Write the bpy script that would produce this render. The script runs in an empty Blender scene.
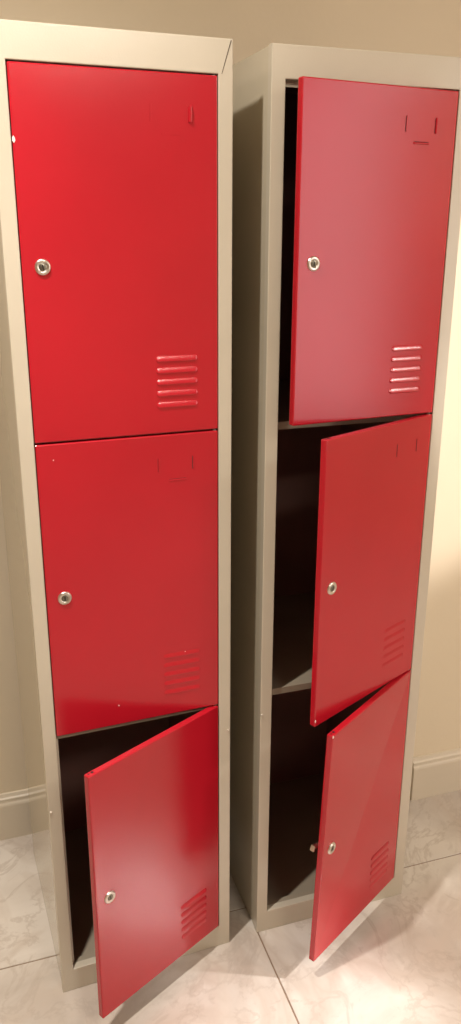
import bpy, bmesh, math, random
from mathutils import Vector, Matrix
random.seed(3)
C = bpy.context.scene.collection
PI = math.pi

# ------------------------------------------------------------------ materials
def lin(c):
    return tuple(((v/255)/12.92 if v/255 <= .04045 else ((v/255+.055)/1.055)**2.4) for v in c) + (1,)

def mat(name, base, rough=.5, metal=0., coat=0., var=None, vscale=6., bump=0., bscale=300., rvar=0., spec=.5):
    m = bpy.data.materials.new(name); m.use_nodes = True
    nt = m.node_tree; N = nt.nodes; L = nt.links
    b = N['Principled BSDF']
    b.inputs['Base Color'].default_value = lin(base)
    b.inputs['Roughness'].default_value = rough
    b.inputs['Metallic'].default_value = metal
    b.inputs['Coat Weight'].default_value = coat
    b.inputs['Coat Roughness'].default_value = .12
    b.inputs['Specular IOR Level'].default_value = spec
    tc = N.new('ShaderNodeTexCoord')
    if var:
        n = N.new('ShaderNodeTexNoise'); n.inputs['Scale'].default_value = vscale; n.inputs['Detail'].default_value = 5
        r = N.new('ShaderNodeValToRGB')
        r.color_ramp.elements[0].position = .3; r.color_ramp.elements[1].position = .7
        r.color_ramp.elements[0].color = lin(base); r.color_ramp.elements[1].color = lin(var)
        L.new(tc.outputs['Object'], n.inputs['Vector']); L.new(n.outputs['Fac'], r.inputs['Fac'])
        L.new(r.outputs['Color'], b.inputs['Base Color'])
    if rvar:
        n = N.new('ShaderNodeTexNoise'); n.inputs['Scale'].default_value = 9; n.inputs['Detail'].default_value = 4
        mr = N.new('ShaderNodeMapRange'); mr.inputs['To Min'].default_value = rough-rvar; mr.inputs['To Max'].default_value = rough+rvar
        L.new(tc.outputs['Object'], n.inputs['Vector']); L.new(n.outputs['Fac'], mr.inputs['Value'])
        L.new(mr.outputs['Result'], b.inputs['Roughness'])
    if bump:
        n = N.new('ShaderNodeTexNoise'); n.inputs['Scale'].default_value = bscale; n.inputs['Detail'].default_value = 3
        bp = N.new('ShaderNodeBump'); bp.inputs['Strength'].default_value = bump; bp.inputs['Distance'].default_value = .001
        L.new(tc.outputs['Object'], n.inputs['Vector']); L.new(n.outputs['Fac'], bp.inputs['Height'])
        L.new(bp.outputs['Normal'], b.inputs['Normal'])
    return m

M = {}
M['red'] = mat('red_enamel', (188, 26, 42), .17, var=(180, 23, 39), vscale=4, bump=.12, bscale=420, rvar=.02, spec=.65)
M['cream'] = mat('cream_enamel', (206, 197, 178), .26, var=(199, 190, 171), vscale=5, coat=.35, bump=.15, bscale=350, spec=.5)
M['side'] = mat('cream_gloss_side', (200, 190, 168), .1, var=(194, 184, 162), vscale=4, spec=.6)
M['shelf'] = mat('shelf_enamel', (158, 146, 128), .5, var=(150, 139, 121), vscale=9)  # cream enamel taken darker, to deepen the shade inside
M['dark'] = mat('shaded_interior', (140, 104, 95), .7, var=(128, 96, 88), vscale=7)  # brown standing for the same cream paint in shade
M['chrome'] = mat('chrome', (238, 234, 226), .28, metal=1., var=(205, 200, 190), vscale=60)
M['brass'] = mat('lock_core', (120, 118, 108), .3, metal=.9, var=(150, 146, 132), vscale=120)
M['black'] = mat('black_slot', (12, 9, 9), .8)
M['seam'] = mat('joint_line', (70, 60, 48), .8)
M['slit'] = mat('shadowed_slit', (70, 8, 14), .7)
M['zinc'] = mat('zinc_bolt', (215, 205, 190), .35, metal=.3, var=(195, 185, 170), vscale=90)
M['chip'] = mat('bare_spot', (250, 235, 230), .6, var=(235, 200, 200), vscale=200)
M['wall'] = mat('painted_wall', (228, 214, 188), .6, var=(223, 209, 183), vscale=1.6, bump=.25, bscale=90)
M['skirt'] = mat('painted_skirting', (220, 209, 189), .4, var=(214, 203, 183), vscale=3, bump=.1, bscale=60)
M['ceil'] = mat('painted_ceiling', (222, 216, 204), .8, var=(217, 211, 199), vscale=2)

def marble():
    m = bpy.data.materials.new('marble_tiles'); m.use_nodes = True
    nt = m.node_tree; N = nt.nodes; L = nt.links; b = N['Principled BSDF']
    tc = N.new('ShaderNodeTexCoord')
    def noise(s, d=6, dist=0., rough=.55):
        n = N.new('ShaderNodeTexNoise'); n.inputs['Scale'].default_value = s; n.inputs['Detail'].default_value = d
        n.inputs['Distortion'].default_value = dist; n.inputs['Roughness'].default_value = rough
        L.new(tc.outputs['Object'], n.inputs['Vector']); return n
    def ramp(src, stops):
        r = N.new('ShaderNodeValToRGB'); cr = r.color_ramp
        cr.elements[0].position = stops[0][0]; cr.elements[0].color = stops[0][1]
        cr.elements[1].position = stops[1][0]; cr.elements[1].color = stops[1][1]
        for p, c in stops[2:]:
            e = cr.elements.new(p); e.color = c
        L.new(src, r.inputs['Fac']); return r
    def mix(f, a, bb):
        x = N.new('ShaderNodeMix'); x.data_type = 'RGBA'
        L.new(f, x.inputs[0]); 
        if isinstance(a, tuple): x.inputs[6].default_value = a
        else: L.new(a, x.inputs[6])
        if isinstance(bb, tuple): x.inputs[7].default_value = bb
        else: L.new(bb, x.inputs[7])
        return x.outputs[2]
    base = ramp(noise(3.2, 6, .8).outputs['Fac'], [(.32, lin((186, 175, 164))), (.62, lin((220, 213, 204)))])
    n2 = noise(1.7, 5, 1.2, .55)
    vein = ramp(n2.outputs['Fac'], [(.43, (0, 0, 0, 1)), (.57, (0, 0, 0, 1)), (.5, (1, 1, 1, 1))])
    n3 = noise(5.5, 6, .9, .6)
    vein2 = ramp(n3.outputs['Fac'], [(.47, (0, 0, 0, 1)), (.53, (0, 0, 0, 1)), (.5, (.5, .5, .5, 1))])
    c = mix(vein.outputs['Color'], base.outputs['Color'], lin((196, 184, 172)))
    c = mix(vein2.outputs['Color'], c, lin((182, 169, 157)))
    n4 = noise(14, 8, .6, .75)
    blot = ramp(n4.outputs['Fac'], [(.56, (0, 0, 0, 1)), (.74, (.5, .5, .5, 1))])
    c = mix(blot.outputs['Color'], c, lin((164, 150, 138)))
    L.new(c, b.inputs['Base Color'])
    b.inputs['Roughness'].default_value = .06; b.inputs['Specular IOR Level'].default_value = .8
    return m
M['marble'] = marble()
M['grout'] = mat('tile_joint', (150, 128, 108), .8, var=(132, 112, 95), vscale=40)

# ------------------------------------------------------------------ mesh helpers
def box(bm, x0, x1, y0, y1, z0, z1, bev=0., seg=2):
    vs = [bm.verts.new((x, y, z)) for x in (x0, x1) for y in (y0, y1) for z in (z0, z1)]
    idx = [(0, 1, 3, 2), (4, 6, 7, 5), (0, 4, 5, 1), (2, 3, 7, 6), (0, 2, 6, 4), (1, 5, 7, 3)]
    fs = [bm.faces.new([vs[i] for i in f]) for f in idx]
    if bev:
        es = list({e for f in fs for e in f.edges})
        bmesh.ops.bevel(bm, geom=es, offset=bev, segments=seg, affect='EDGES', profile=.5)

def prism(bm, poly, y0, y1, bev=0.):
    """poly in (x,z), extruded along y"""
    a = [bm.verts.new((x, y0, z)) for x, z in poly]; b = [bm.verts.new((x, y1, z)) for x, z in poly]
    n = len(poly); fs = [bm.faces.new(a), bm.faces.new(b[::-1])]
    for i in range(n): fs.append(bm.faces.new([a[i], b[i], b[(i+1) % n], a[(i+1) % n]]))
    if bev:
        es = [e for e in {e for f in fs[:1] for e in f.edges}]
        bmesh.ops.bevel(bm, geom=es, offset=bev, segments=2, affect='EDGES', profile=.5)

def ring(bm, w, h, sl, sr, sb, st, y0, y1, bev):
    o_ = [(0, 0), (w, 0), (w, h), (0, h)]; i_ = [(sl, sb), (w-sr, sb), (w-sr, h-st), (sl, h-st)]
    O0, I0, O1, I1 = ([bm.verts.new((x, y, z)) for x, z in p] for p, y in ((o_, y0), (i_, y0), (o_, y1), (i_, y1)))
    es = []
    for k in range(4):
        j = (k+1) % 4
        f = bm.faces.new([O0[k], O0[j], I0[j], I0[k]])
        es += [e for e in f.edges if set(e.verts) in ({O0[k], O0[j]}, {I0[k], I0[j]})]
        bm.faces.new([O1[k], I1[k], I1[j], O1[j]]); bm.faces.new([O0[k], O1[k], O1[j], O0[j]]); bm.faces.new([I0[k], I0[j], I1[j], I1[k]])
    bmesh.ops.bevel(bm, geom=es, offset=bev, segments=2, affect='EDGES', profile=.5)

def lshape(bm, x0, x1, yz):
    a = [bm.verts.new((x0, y, z)) for y, z in yz]; b = [bm.verts.new((x1, y, z)) for y, z in yz]
    n = len(yz); bm.faces.new(a); bm.faces.new(b[::-1])
    for i in range(n): bm.faces.new([a[i], b[i], b[(i+1) % n], a[(i+1) % n]])

def lshape2(bm, z0, z1, xy, tilt=None):
    a = [bm.verts.new((x, y, z0)) for x, y in xy]; b = [bm.verts.new((x, y, z1)) for x, y in xy]
    n = len(xy); bm.faces.new(a); bm.faces.new(b[::-1])
    for i in range(n): bm.faces.new([a[i], b[i], b[(i+1) % n], a[(i+1) % n]])
    if tilt: bmesh.ops.rotate(bm, verts=bm.verts, cent=(tilt[0], 0, tilt[1]), matrix=Matrix.Rotation(-tilt[2], 3, 'Y'))

def lathe(bm, prof, cx, cz, n=24, y=0.):
    """prof: (radius, y) pairs; revolved about a line parallel to y"""
    rings = []
    for r, yy in prof:
        if r < 1e-6: rings.append([bm.verts.new((cx, y+yy, cz))])
        else: rings.append([bm.verts.new((cx+r*math.cos(2*PI*i/n), y+yy, cz+r*math.sin(2*PI*i/n))) for i in range(n)])
    for A, B in zip(rings, rings[1:]):
        for i in range(n):
            j = (i+1) % n
            f = [A[i % len(A)], A[j % len(A)], B[j % len(B)], B[i % len(B)]]
            f = list(dict.fromkeys(f))
            if len(f) > 2: bm.faces.new(f)

def obj(name, bm, m, parent=None, loc=(0, 0, 0), rotz=0., smooth=False):
    bmesh.ops.recalc_face_normals(bm, faces=bm.faces)
    me = bpy.data.meshes.new(name); bm.to_mesh(me); bm.free()
    me.materials.append(m)
    if smooth:
        for p in me.polygons: p.use_smooth = True
        me.set_sharp_from_angle(angle=math.radians(40))
    o = bpy.data.objects.new(name, me); C.objects.link(o)
    o.location = loc; o.rotation_euler = (0, 0, rotz)
    if parent: o.parent = parent
    return o

def bmn(): return bmesh.new()

# ------------------------------------------------------------------ measurements (metres)
W, H, D = .38, 1.832, .45
S, T, B_ = .025, .051, .056          # stile, top rail, bottom rail
Z1, Z2 = 1.2035, .6295               # levels of the two shelves
DT = .014                            # door thickness
DW = W - 2*S

# ------------------------------------------------------------------ the setting
def wline(x, off): return off - .045*x
def struct(name, bm, m, **k):
    o = obj(name, bm, m, **k); o['kind'] = 'structure'; return o

# floor: big marble tiles, each edge eased; joints of a darker grout show between them
RZ = -.045
bm = bmn()
tile = .80; g = .0016
fx0, fy0 = .459, .1245               # a corner where joints cross
ca, sa = math.cos(RZ), math.sin(RZ)
for i in range(-5, 5):
    for j in range(-6, 2):
        box(bm, i*tile+g, (i+1)*tile-g, j*tile+g, (j+1)*tile-g, -.02, 0, .0008, 1)
fl = struct('floor', bm, M['marble'], loc=(.4555, .083, 0), rotz=RZ)
bm = bmn(); box(bm, -5*tile, 5*tile, -6*tile, 2*tile, -.04, -.0018)
struct('trim_1', bm, M['grout'], loc=(.4555, .083, 0), rotz=RZ)

CEIL = 2.52
XL, XR, YF = -2.4, 3.3, -4.2
SX = 1.043                           # where the wall steps forward
def wallprism(name, pts, z0=0, z1=CEIL, m=None):
    bm = bmn()
    a = [bm.verts.new((x, y, z0)) for x, y in pts]; b = [bm.verts.new((x, y, z1)) for x, y in pts]
    n = len(pts); bm.faces.new(a); bm.faces.new(b[::-1])
    for i in range(n): bm.faces.new([a[i], a[(i+1) % n], b[(i+1) % n], b[i]])
    return struct(name, bm, m or M['wall'])
OFL, OFR = .540, .347                # wall planes; the skirting stands 17 mm proud
wallprism('wall_back', [(XL, wline(XL, OFL)), (XR, wline(XR, OFL)), (XR, .9), (XL, .9)])
# the lower wall stands forward as a boxed-out ledge at the right
wallprism('trim_2', [(SX, wline(SX, OFL)+.02), (SX, wline(SX, OFR)), (XR, wline(XR, OFR)), (XR, wline(XR, OFL)+.02)], 0, 1.74)
wallprism('wall_left', [(XL-.1, YF), (XL, YF), (XL, .9), (XL-.1, .9)])
wallprism('wall_right', [(XR, YF), (XR+.1, YF), (XR+.1, .9), (XR, .9)])
wallprism('wall_front', [(XL, YF-.1), (XR, YF-.1), (XR, YF), (XL, YF)])
wallprism('ceiling', [(XL-.1, YF-.1), (XR+.1, YF-.1), (XR+.1, .9), (XL-.1, .9)], CEIL, CEIL+.08, M['ceil'])

def skirting(name, x0, x1, off):
    # moulded profile: (distance out of the wall, height)
    prof = [(0, 0), (.017, 0), (.017, .103), (.0155, .108), (.0125, .112), (.0120, .117), (.0128, .1195), (.0118, .1225),
            (.0085, .1255), (.0068, .1300), (.0055, .1335), (0, .1345)]
    bm = bmn(); rings = []
    for x in (x0, x1):
        rings.append([bm.verts.new((x, wline(x, off)-d, z)) for d, z in prof])
    n = len(prof)
    for i in range(n): bm.faces.new([rings[0][i], rings[1][i], rings[1][(i+1) % n], rings[0][(i+1) % n]])
    bm.faces.new(rings[0]); bm.faces.new(rings[1][::-1])
    return struct(name, bm, M['skirt'])
skirting('baseboard_left', XL, SX-.001, OFL)
skirting('baseboard_right', SX, XR, OFR)

# ------------------------------------------------------------------ a locker
def door_mesh(h, holes=True):
    """folded steel leaf: origin at the hinge line, leaf towards -x, outside face at y=0"""
    bm = bmn()
    x0, x1 = -DW+.0018, -.0012
    box(bm, x0, x1, 0, DT, 0, h, .0022, 3)
    return bm

def lock(parent, z, cam=False, plug=0.0):
    cx = -(.296)
    bm = bmn()
    lathe(bm, [(.0, -.0018), (.0060, -.0018), (.0066, -.0026), (.0095, -.0034), (.0116, -.0028), (.0127, -.0012), (.0129, .0006), (.0085, .0010), (.0085, DT+.012), (0, DT+.012)], cx, z, 32)
    lk = obj('cam_lock', bm, M['chrome'], parent, smooth=True)
    bm = bmn()
    lathe(bm, [(.0, -.0031), (.0052, -.0031), (.0060, -.0026), (.0063, -.0014)], cx, z, 24)
    k = obj('lock_plug', bm, M['brass'], parent, smooth=True)
    bm = bmn()
    c = math.cos(plug); s = math.sin(plug)
    box(bm, -.0010, .0010, -.0034, -.0026, -.0040, .0040)
    bmesh.ops.rotate(bm, verts=bm.verts, cent=(0, 0, 0), matrix=Matrix.Rotation(plug, 3, 'Y'))
    bmesh.ops.translate(bm, verts=bm.verts, vec=(cx, 0, z))
    obj('keyhole', bm, M['black'], parent)
    bm = bmn()
    if cam:   # tongue turned sideways, its bent tip showing past the leaf edge
        lshape2(bm, z-.006, z+.006, [(cx+.008, DT+.009), (cx+.008, DT+.0115), (cx-.043, DT+.0115), (cx-.043, DT+.002), (cx-.0405, DT+.002), (cx-.0405, DT+.009)], tilt=(cx, z, -.35))
    else:
        box(bm, cx-.006, cx+.006, DT+.009, DT+.0115, z-.008, z+.026, .001, 1)
    obj('lock_tongue', bm, M['chrome'], parent)

def louvres(parent, h0, hgt=.0034):
    """five pressed hoods low on the hinge side"""
    for k in range(5):
        zc = h0 + k*.0200
        bm = bmn()
        x0, x1 = -.1150, -.0390
        n = 32; rows = []
        for i in range(n+1):
            t = i/n; x = x0+(x1-x0)*t
            q = min(t, 1-t)*(x1-x0)/.0052
            e = math.sqrt(max(0, 1-(1-min(q, 1))**2))
            hh = .0056*max(e, .05)
            out = hgt*e
            row = [(x, .0004, zc+hh), (x, -out*.10, zc+hh*.82), (x, -out*.90, zc-hh*.50), (x, -out, zc-hh*.72), (x, -out*.7, zc-hh*.95), (x, .0004, zc-hh)]
            rows.append([bm.verts.new(v) for v in row])
        for a, b in zip(rows, rows[1:]):
            for j in range(5): bm.faces.new([a[j], a[j+1], b[j+1], b[j]])
        obj('vent_louvre', bm, M['red'], parent, smooth=True)

def card_holder(parent, zt, style):
    """pressed tabs that would hold a name card, a slit cut beside each; style = ((proud, slit) for right, left, bottom)"""
    for (x, z, w, h, sx), st in zip(((-.0478, zt, .0036, .0262, -.0026), (-.1130, zt, .0034, .0262, -.0026), (-.0790, zt-.0300, .0340, .0036, 0)), style):
        if not st: continue
        proud, slit = st
        if proud:
            if proud > .003: w = .0062
            bm = bmn(); box(bm, x-w/2, x+w/2, -proud, .004, z-h/2, z+h/2, min(w*.42, h*.4, proud*.8), 3)
            obj('card_tab', bm, M['red'], parent)
        if slit:
            bm = bmn()
            if w < h: box(bm, x+sx-slit/2, x+sx+slit/2, -.0003, .0006, z-h/2+.001, z+h/2-.001)
            else: box(bm, x-w/2+.001, x+w/2-.001, -.0003, .0006, z+h/2, z+h/2+slit)
            obj('tab_slit', bm, M['slit'], parent)

def locker(label, loc, rz, angles, cam, marks, boltset, cards, lv, seam=False, warps=None):
    r = bpy.data.objects.new('locker', None); C.objects.link(r)
    r.location = loc; r.rotation_euler = (0, 0, rz); r.empty_display_size = .1
    r['label'] = label; r['category'] = 'locker'; r['group'] = 'three-door metal lockers'
    t = .0012
    # painted outer shell: two sides and the top, set just inside the front frame
    bm = bmn()
    box(bm, .0012, .0012+t, .016, D, .001, H-.001)
    obj('side_panel', bm, M['side'], r)
    bm = bmn(); box(bm, W-.0012-t, W-.0012, .016, D, .001, H-.001)
    obj('side_panel', bm, M['side'], r)
    bm = bmn(); box(bm, .0024, W-.0024, .016, D, H-.0022, H-.001)
    obj('top_panel', bm, M['side'], r)
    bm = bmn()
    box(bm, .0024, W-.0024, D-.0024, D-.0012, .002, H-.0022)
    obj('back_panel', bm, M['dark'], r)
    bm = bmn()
    box(bm, .0026, .0036, .020, D-.0026, .003, H-.003)  # added inner sheets, here and below, carrying the painted-in shade
    obj('side_shade_sheet', bm, M['dark'], r)
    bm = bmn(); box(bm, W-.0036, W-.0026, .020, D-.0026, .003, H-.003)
    obj('side_shade_sheet', bm, M['dark'], r)
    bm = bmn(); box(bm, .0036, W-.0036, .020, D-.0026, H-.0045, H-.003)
    obj('top_shade_sheet', bm, M['dark'], r)
    # front frame: two stiles and two rails meeting in slanted seams
    f = .0162
    bm = bmn()
    ring(bm, W, H, S, S, B_, T, 0, f, .0014)
    obj('front_frame', bm, M['cream'], r)
    if seam:   # slanted joint between the top rail and the right stile
        bm = bmn()
        prism(bm, [(W-.0036, H-.0012), (W-.0028, H-.0030), (W-S+.0062, H-T+.0003), (W-S+.0054, H-T+.0003)], -.0004, .001)
        obj('corner_seam', bm, M['seam'], r)
    # stop flange behind the opening edge on the lock side, head flange
    bm = bmn()
    box(bm, S-.002, S+.0055, .0185, .0200, B_-.010, H-T+.004)
    obj('stop_flange', bm, M['cream'], r)
    bm = bmn()
    box(bm, S-.002, W-S+.002, .0185, .0200, H-T-.009, H-T+.004)
    obj('head_flange', bm, M['cream'], r)
    # shelves with a folded front lip
    for z in (Z1, Z2):
        bm = bmn()
        lshape(bm, .0040, W-.0040, [(.0170, z), (D-.003, z), (D-.003, z-.0012), (.0182, z-.0012), (.0182, z-.0145), (.0170, z-.0145)])
        obj('shelf', bm, M['shelf'], r)
    bm = bmn()
    yz = [(.0165, B_-.0015), (.0300, B_-.0015), (.0300, B_-.0130), (D-.003, B_-.0130), (D-.003, B_-.0142), (.0288, B_-.0142), (.0288, B_-.0027), (.0165, B_-.0027)]
    lshape(bm, .0040, W-.0040, yz)
    obj('base_panel', bm, M['shelf'], r)
    # striking plates for the locks
    for zb, zt_ in ((Z1, H-T), (Z2, Z1), (B_, Z2)):
        zc = zb + .288
        bm = bmn(); box(bm, S-.001, S+.0040, .0165, .0183, zc+.105, zc+.130, .0005, 1)
        obj('strike_plate', bm, M['zinc'], r)
    # joining bolts on the edges of the frame
    for (x, z, rad) in boltset:
        bm = bmn(); lathe(bm, [(0, -.0030), (rad*.6, -.0026), (rad, -.0008), (rad*1.05, .0008)], x, z, 16)
        obj('bolt', bm, M['zinc'], r, smooth=True)
    # doors, top to bottom
    cells = ((Z1, H-T, 0), (Z2, Z1, 1), (B_, Z2, 2))
    for (zb, zt_, i), a in zip(cells, angles):
        gap_b, gap_t = (.0012, .0022) if i < 2 else (.0015, .0012)
        h = (zt_-gap_t)-(zb+gap_b)
        d = obj('door', door_mesh(h), M['red'], r, loc=(W-S, .0004 if a == 0 else -.0004, zb+gap_b), rotz=a)
        d['label'] = ['red upper door', 'red middle door', 'red lower door'][i] + (' standing ajar' if a else ' closed')
        lock(d, .286-gap_b, cam=(cam and i == 2), plug=random.uniform(-.3, .3))
        louvres(d, .0520-gap_b, lv[i])
        if cards[i]: card_holder(d, .5170-gap_b, cards[i])
        # hinge pins top and bottom of the leaf, pin holes on the folded top edge
        for zz0, zz1 in ((-.0008, .001), (h-.001, h+.0008)):
            bm = bmn()
            v = bmesh.ops.create_cone(bm, cap_ends=True, segments=12, radius1=.003, radius2=.003, depth=zz1-zz0)['verts']
            bmesh.ops.translate(bm, verts=v, vec=(-.006, DT/2, (zz0+zz1)/2))
            obj('hinge_pin', bm, M['chrome'], d)
        for xx, rr in ((-DW+.016, .0028), (-DW+.008, .0016)):
            bm = bmn()
            v = bmesh.ops.create_cone(bm, cap_ends=True, segments=14, radius1=rr, radius2=rr, depth=.0006)['verts']
            bmesh.ops.translate(bm, verts=v, vec=(xx, DT*.55, h+.0001))
            obj('pin_hole', bm, M['black'], d)
        for (mi, x, z, rx, rz_) in marks:
            if mi != i: continue
            bm = bmn()
            n = 12
            vs = [bm.verts.new((x+rx*math.cos(2*PI*q/n)*(1+.25*math.sin(3*q)), -.0004, z+rz_*math.sin(2*PI*q/n)*(1+.2*math.cos(2*q)))) for q in range(n)]
            vb = [bm.verts.new((v.co.x, .0006, v.co.z)) for v in vs]
            bm.faces.new(vs)
            for q in range(n): bm.faces.new([vs[q], vs[(q+1) % n], vb[(q+1) % n], vb[q]])
            obj('paint_chip', bm, M['chip'], d)
        if warps and warps[i]:
            ztip, zbot, ttop, tbot = warps[i]
            for ob in [d]+list(d.children):
                for v in ob.data.vertices:
                    f = min(1, max(0, v.co.z/h)); u = -v.co.x/DW
                    v.co.z += u*(ztip*f+zbot*(1-f))
                    an = ttop*f+tbot*(1-f)
                    x, y = v.co.x, v.co.y
                    v.co.x = x*math.cos(an)-y*math.sin(an); v.co.y = x*math.sin(an)+y*math.cos(an)
    return r

locker('grey locker whose upper two red doors are shut, only its bottom door ajar',
       (0, 0, 0), 0., (0, 0, .4402), False,
       [(0, -.3265, 1.6728-Z1, .0024, .0046), (1, -.2996, 1.1722-Z2, .0011, .0011), (1, -.2061, .6722-Z2, .0014, .0014), (1, -.0700, .7640-Z2, .0009, .0009)],
       [(.0042, .4640, .0028), (W-.0055, .5660, .0024)],
       [((.0042, 0), (.0003, 0), (.0002, 0)), ((.0010, .0014), (.0010, .0006), (.0010, .0008)), None], (.0020, .0014, .0026), seam=True)
locker('grey locker with all three red doors standing ajar',
       (.4486, .0032, 0), -.0383, (.1676, .4468, .5481), True,
       [(1, -.3270, .013, .0014, .0030), (2, -.3265, .5690, .0020, .0030)],
       [(.0032, .5830, .0030)],
       [((.0026, .0012), (.0008, .0014), (.0020, .0012)), ((.0006, .0014), (.0006, .0012), None), None], (.0032, .0010, .0012),
       warps=((-.001, .0065, 0, 0), (.002, -.001, 0, 0), (0, -.003, .030, -.030)))

# ------------------------------------------------------------------ light
def lamp(name, kind, loc, power, color, target=None, **k):
    l = bpy.data.lights.new(name, kind); l.energy = power; l.color = color
    for a, v in k.items(): setattr(l, a, v)
    o = bpy.data.objects.new(name, l); C.objects.link(o); o.location = loc
    if target is not None:
        o.rotation_euler = (Vector(target)-Vector(loc)).to_track_quat('-Z', 'Y').to_euler()
    return o
WARM = (1, .925, .84)
dl = lamp('downlight', 'SPOT', (-.20, -.355, 2.42), 185, WARM, None, spot_size=math.radians(150), spot_blend=.5, shadow_soft_size=.025)
# the beam of a recessed downlight: strongest straight down, weaker to the sides
dl.data.use_nodes = True
nt = dl.data.node_tree; em = nt.nodes['Emission']
tc = nt.nodes.new('ShaderNodeTexCoord'); sx = nt.nodes.new('ShaderNodeSeparateXYZ'); ab = nt.nodes.new('ShaderNodeMath'); ab.operation = 'ABSOLUTE'
rm = nt.nodes.new('ShaderNodeFloatCurve')
cv = rm.mapping.curves[0]
cv.points[0].location = (0, .0); cv.points[1].location = (1, .92)
for x, y in ((.40, .09), (.5, .14), (.7, .23), (.80, .27), (.87, .42), (.95, .74)): cv.points.new(x, y)
rm.mapping.update()
nt.links.new(tc.outputs['Normal'], sx.inputs[0]); nt.links.new(sx.outputs['Z'], ab.inputs[0]); nt.links.new(ab.outputs[0], rm.inputs['Value'])
nt.links.new(rm.outputs[0], em.inputs['Strength'])
lamp('wall_spot', 'SPOT', (2.5, -1.9, 2.4), 370, (1, .93, .90), (1.12, .27, 1.20), spot_size=math.radians(18), spot_blend=.4, shadow_soft_size=.05)  # added spot, its cone shaped to give the bright patch on the right wall
lamp('floor_spot', 'SPOT', (2.78, -1.36, 2.45), 600, (1, .95, .94), (.49, -.28, 0), spot_size=math.radians(8.5), spot_blend=1., shadow_soft_size=.055)  # added narrow beam, bounced off the floor for the lower left door's highlight
lamp('ceiling_lamp', 'AREA', (2.6, -1.75, 2.45), 32, (1, .92, .84), (2.6, -1.75, 0), shape='DISK', size=.25)
lamp('door_sheen_panel', 'AREA', (2.65, -2.5, 1.4), 12.5, (1, .90, .93), (.6, 0, 1.2), shape='RECTANGLE', size=.8, size_y=1.9)  # added unseen panel for the sheen on the right locker's upper door
lamp('room_fill', 'AREA', (.55, -2.0, 2.49), 30, (1, .89, .76), (.5, -1.0, 0), shape='RECTANGLE', size=.6, size_y=.6)  # added fill lamp, brightens the locker fronts

w = bpy.data.worlds.new('world'); bpy.context.scene.world = w; w.use_nodes = True
w.node_tree.nodes['Background'].inputs['Color'].default_value = (1, .88, .74, 1)
w.node_tree.nodes['Background'].inputs['Strength'].default_value = .05

# ------------------------------------------------------------------ camera
cam = bpy.data.cameras.new('camera'); co = bpy.data.objects.new('camera', cam); C.objects.link(co)
Rv, Uv, Fv = Vector((.93542551, -.35350605, .00354697)), Vector((.11104832, .30334486, .94638796)), Vector((.33562983, .88488156, -.32301278))
m = Matrix((Rv, Uv, -Fv)).transposed().to_4x4(); m.translation = Vector((-.14695, -1.38537, 1.54814))
co.matrix_world = m
cam.sensor_fit = 'VERTICAL'; cam.sensor_height = 36; cam.lens = 830.01*36/1024
cam.clip_start = .02
bpy.context.scene.camera = co
sc = bpy.context.scene
sc.view_settings.view_transform = 'Standard'; sc.view_settings.look = 'None'
sc.view_settings.exposure = 0; sc.view_settings.gamma = 1
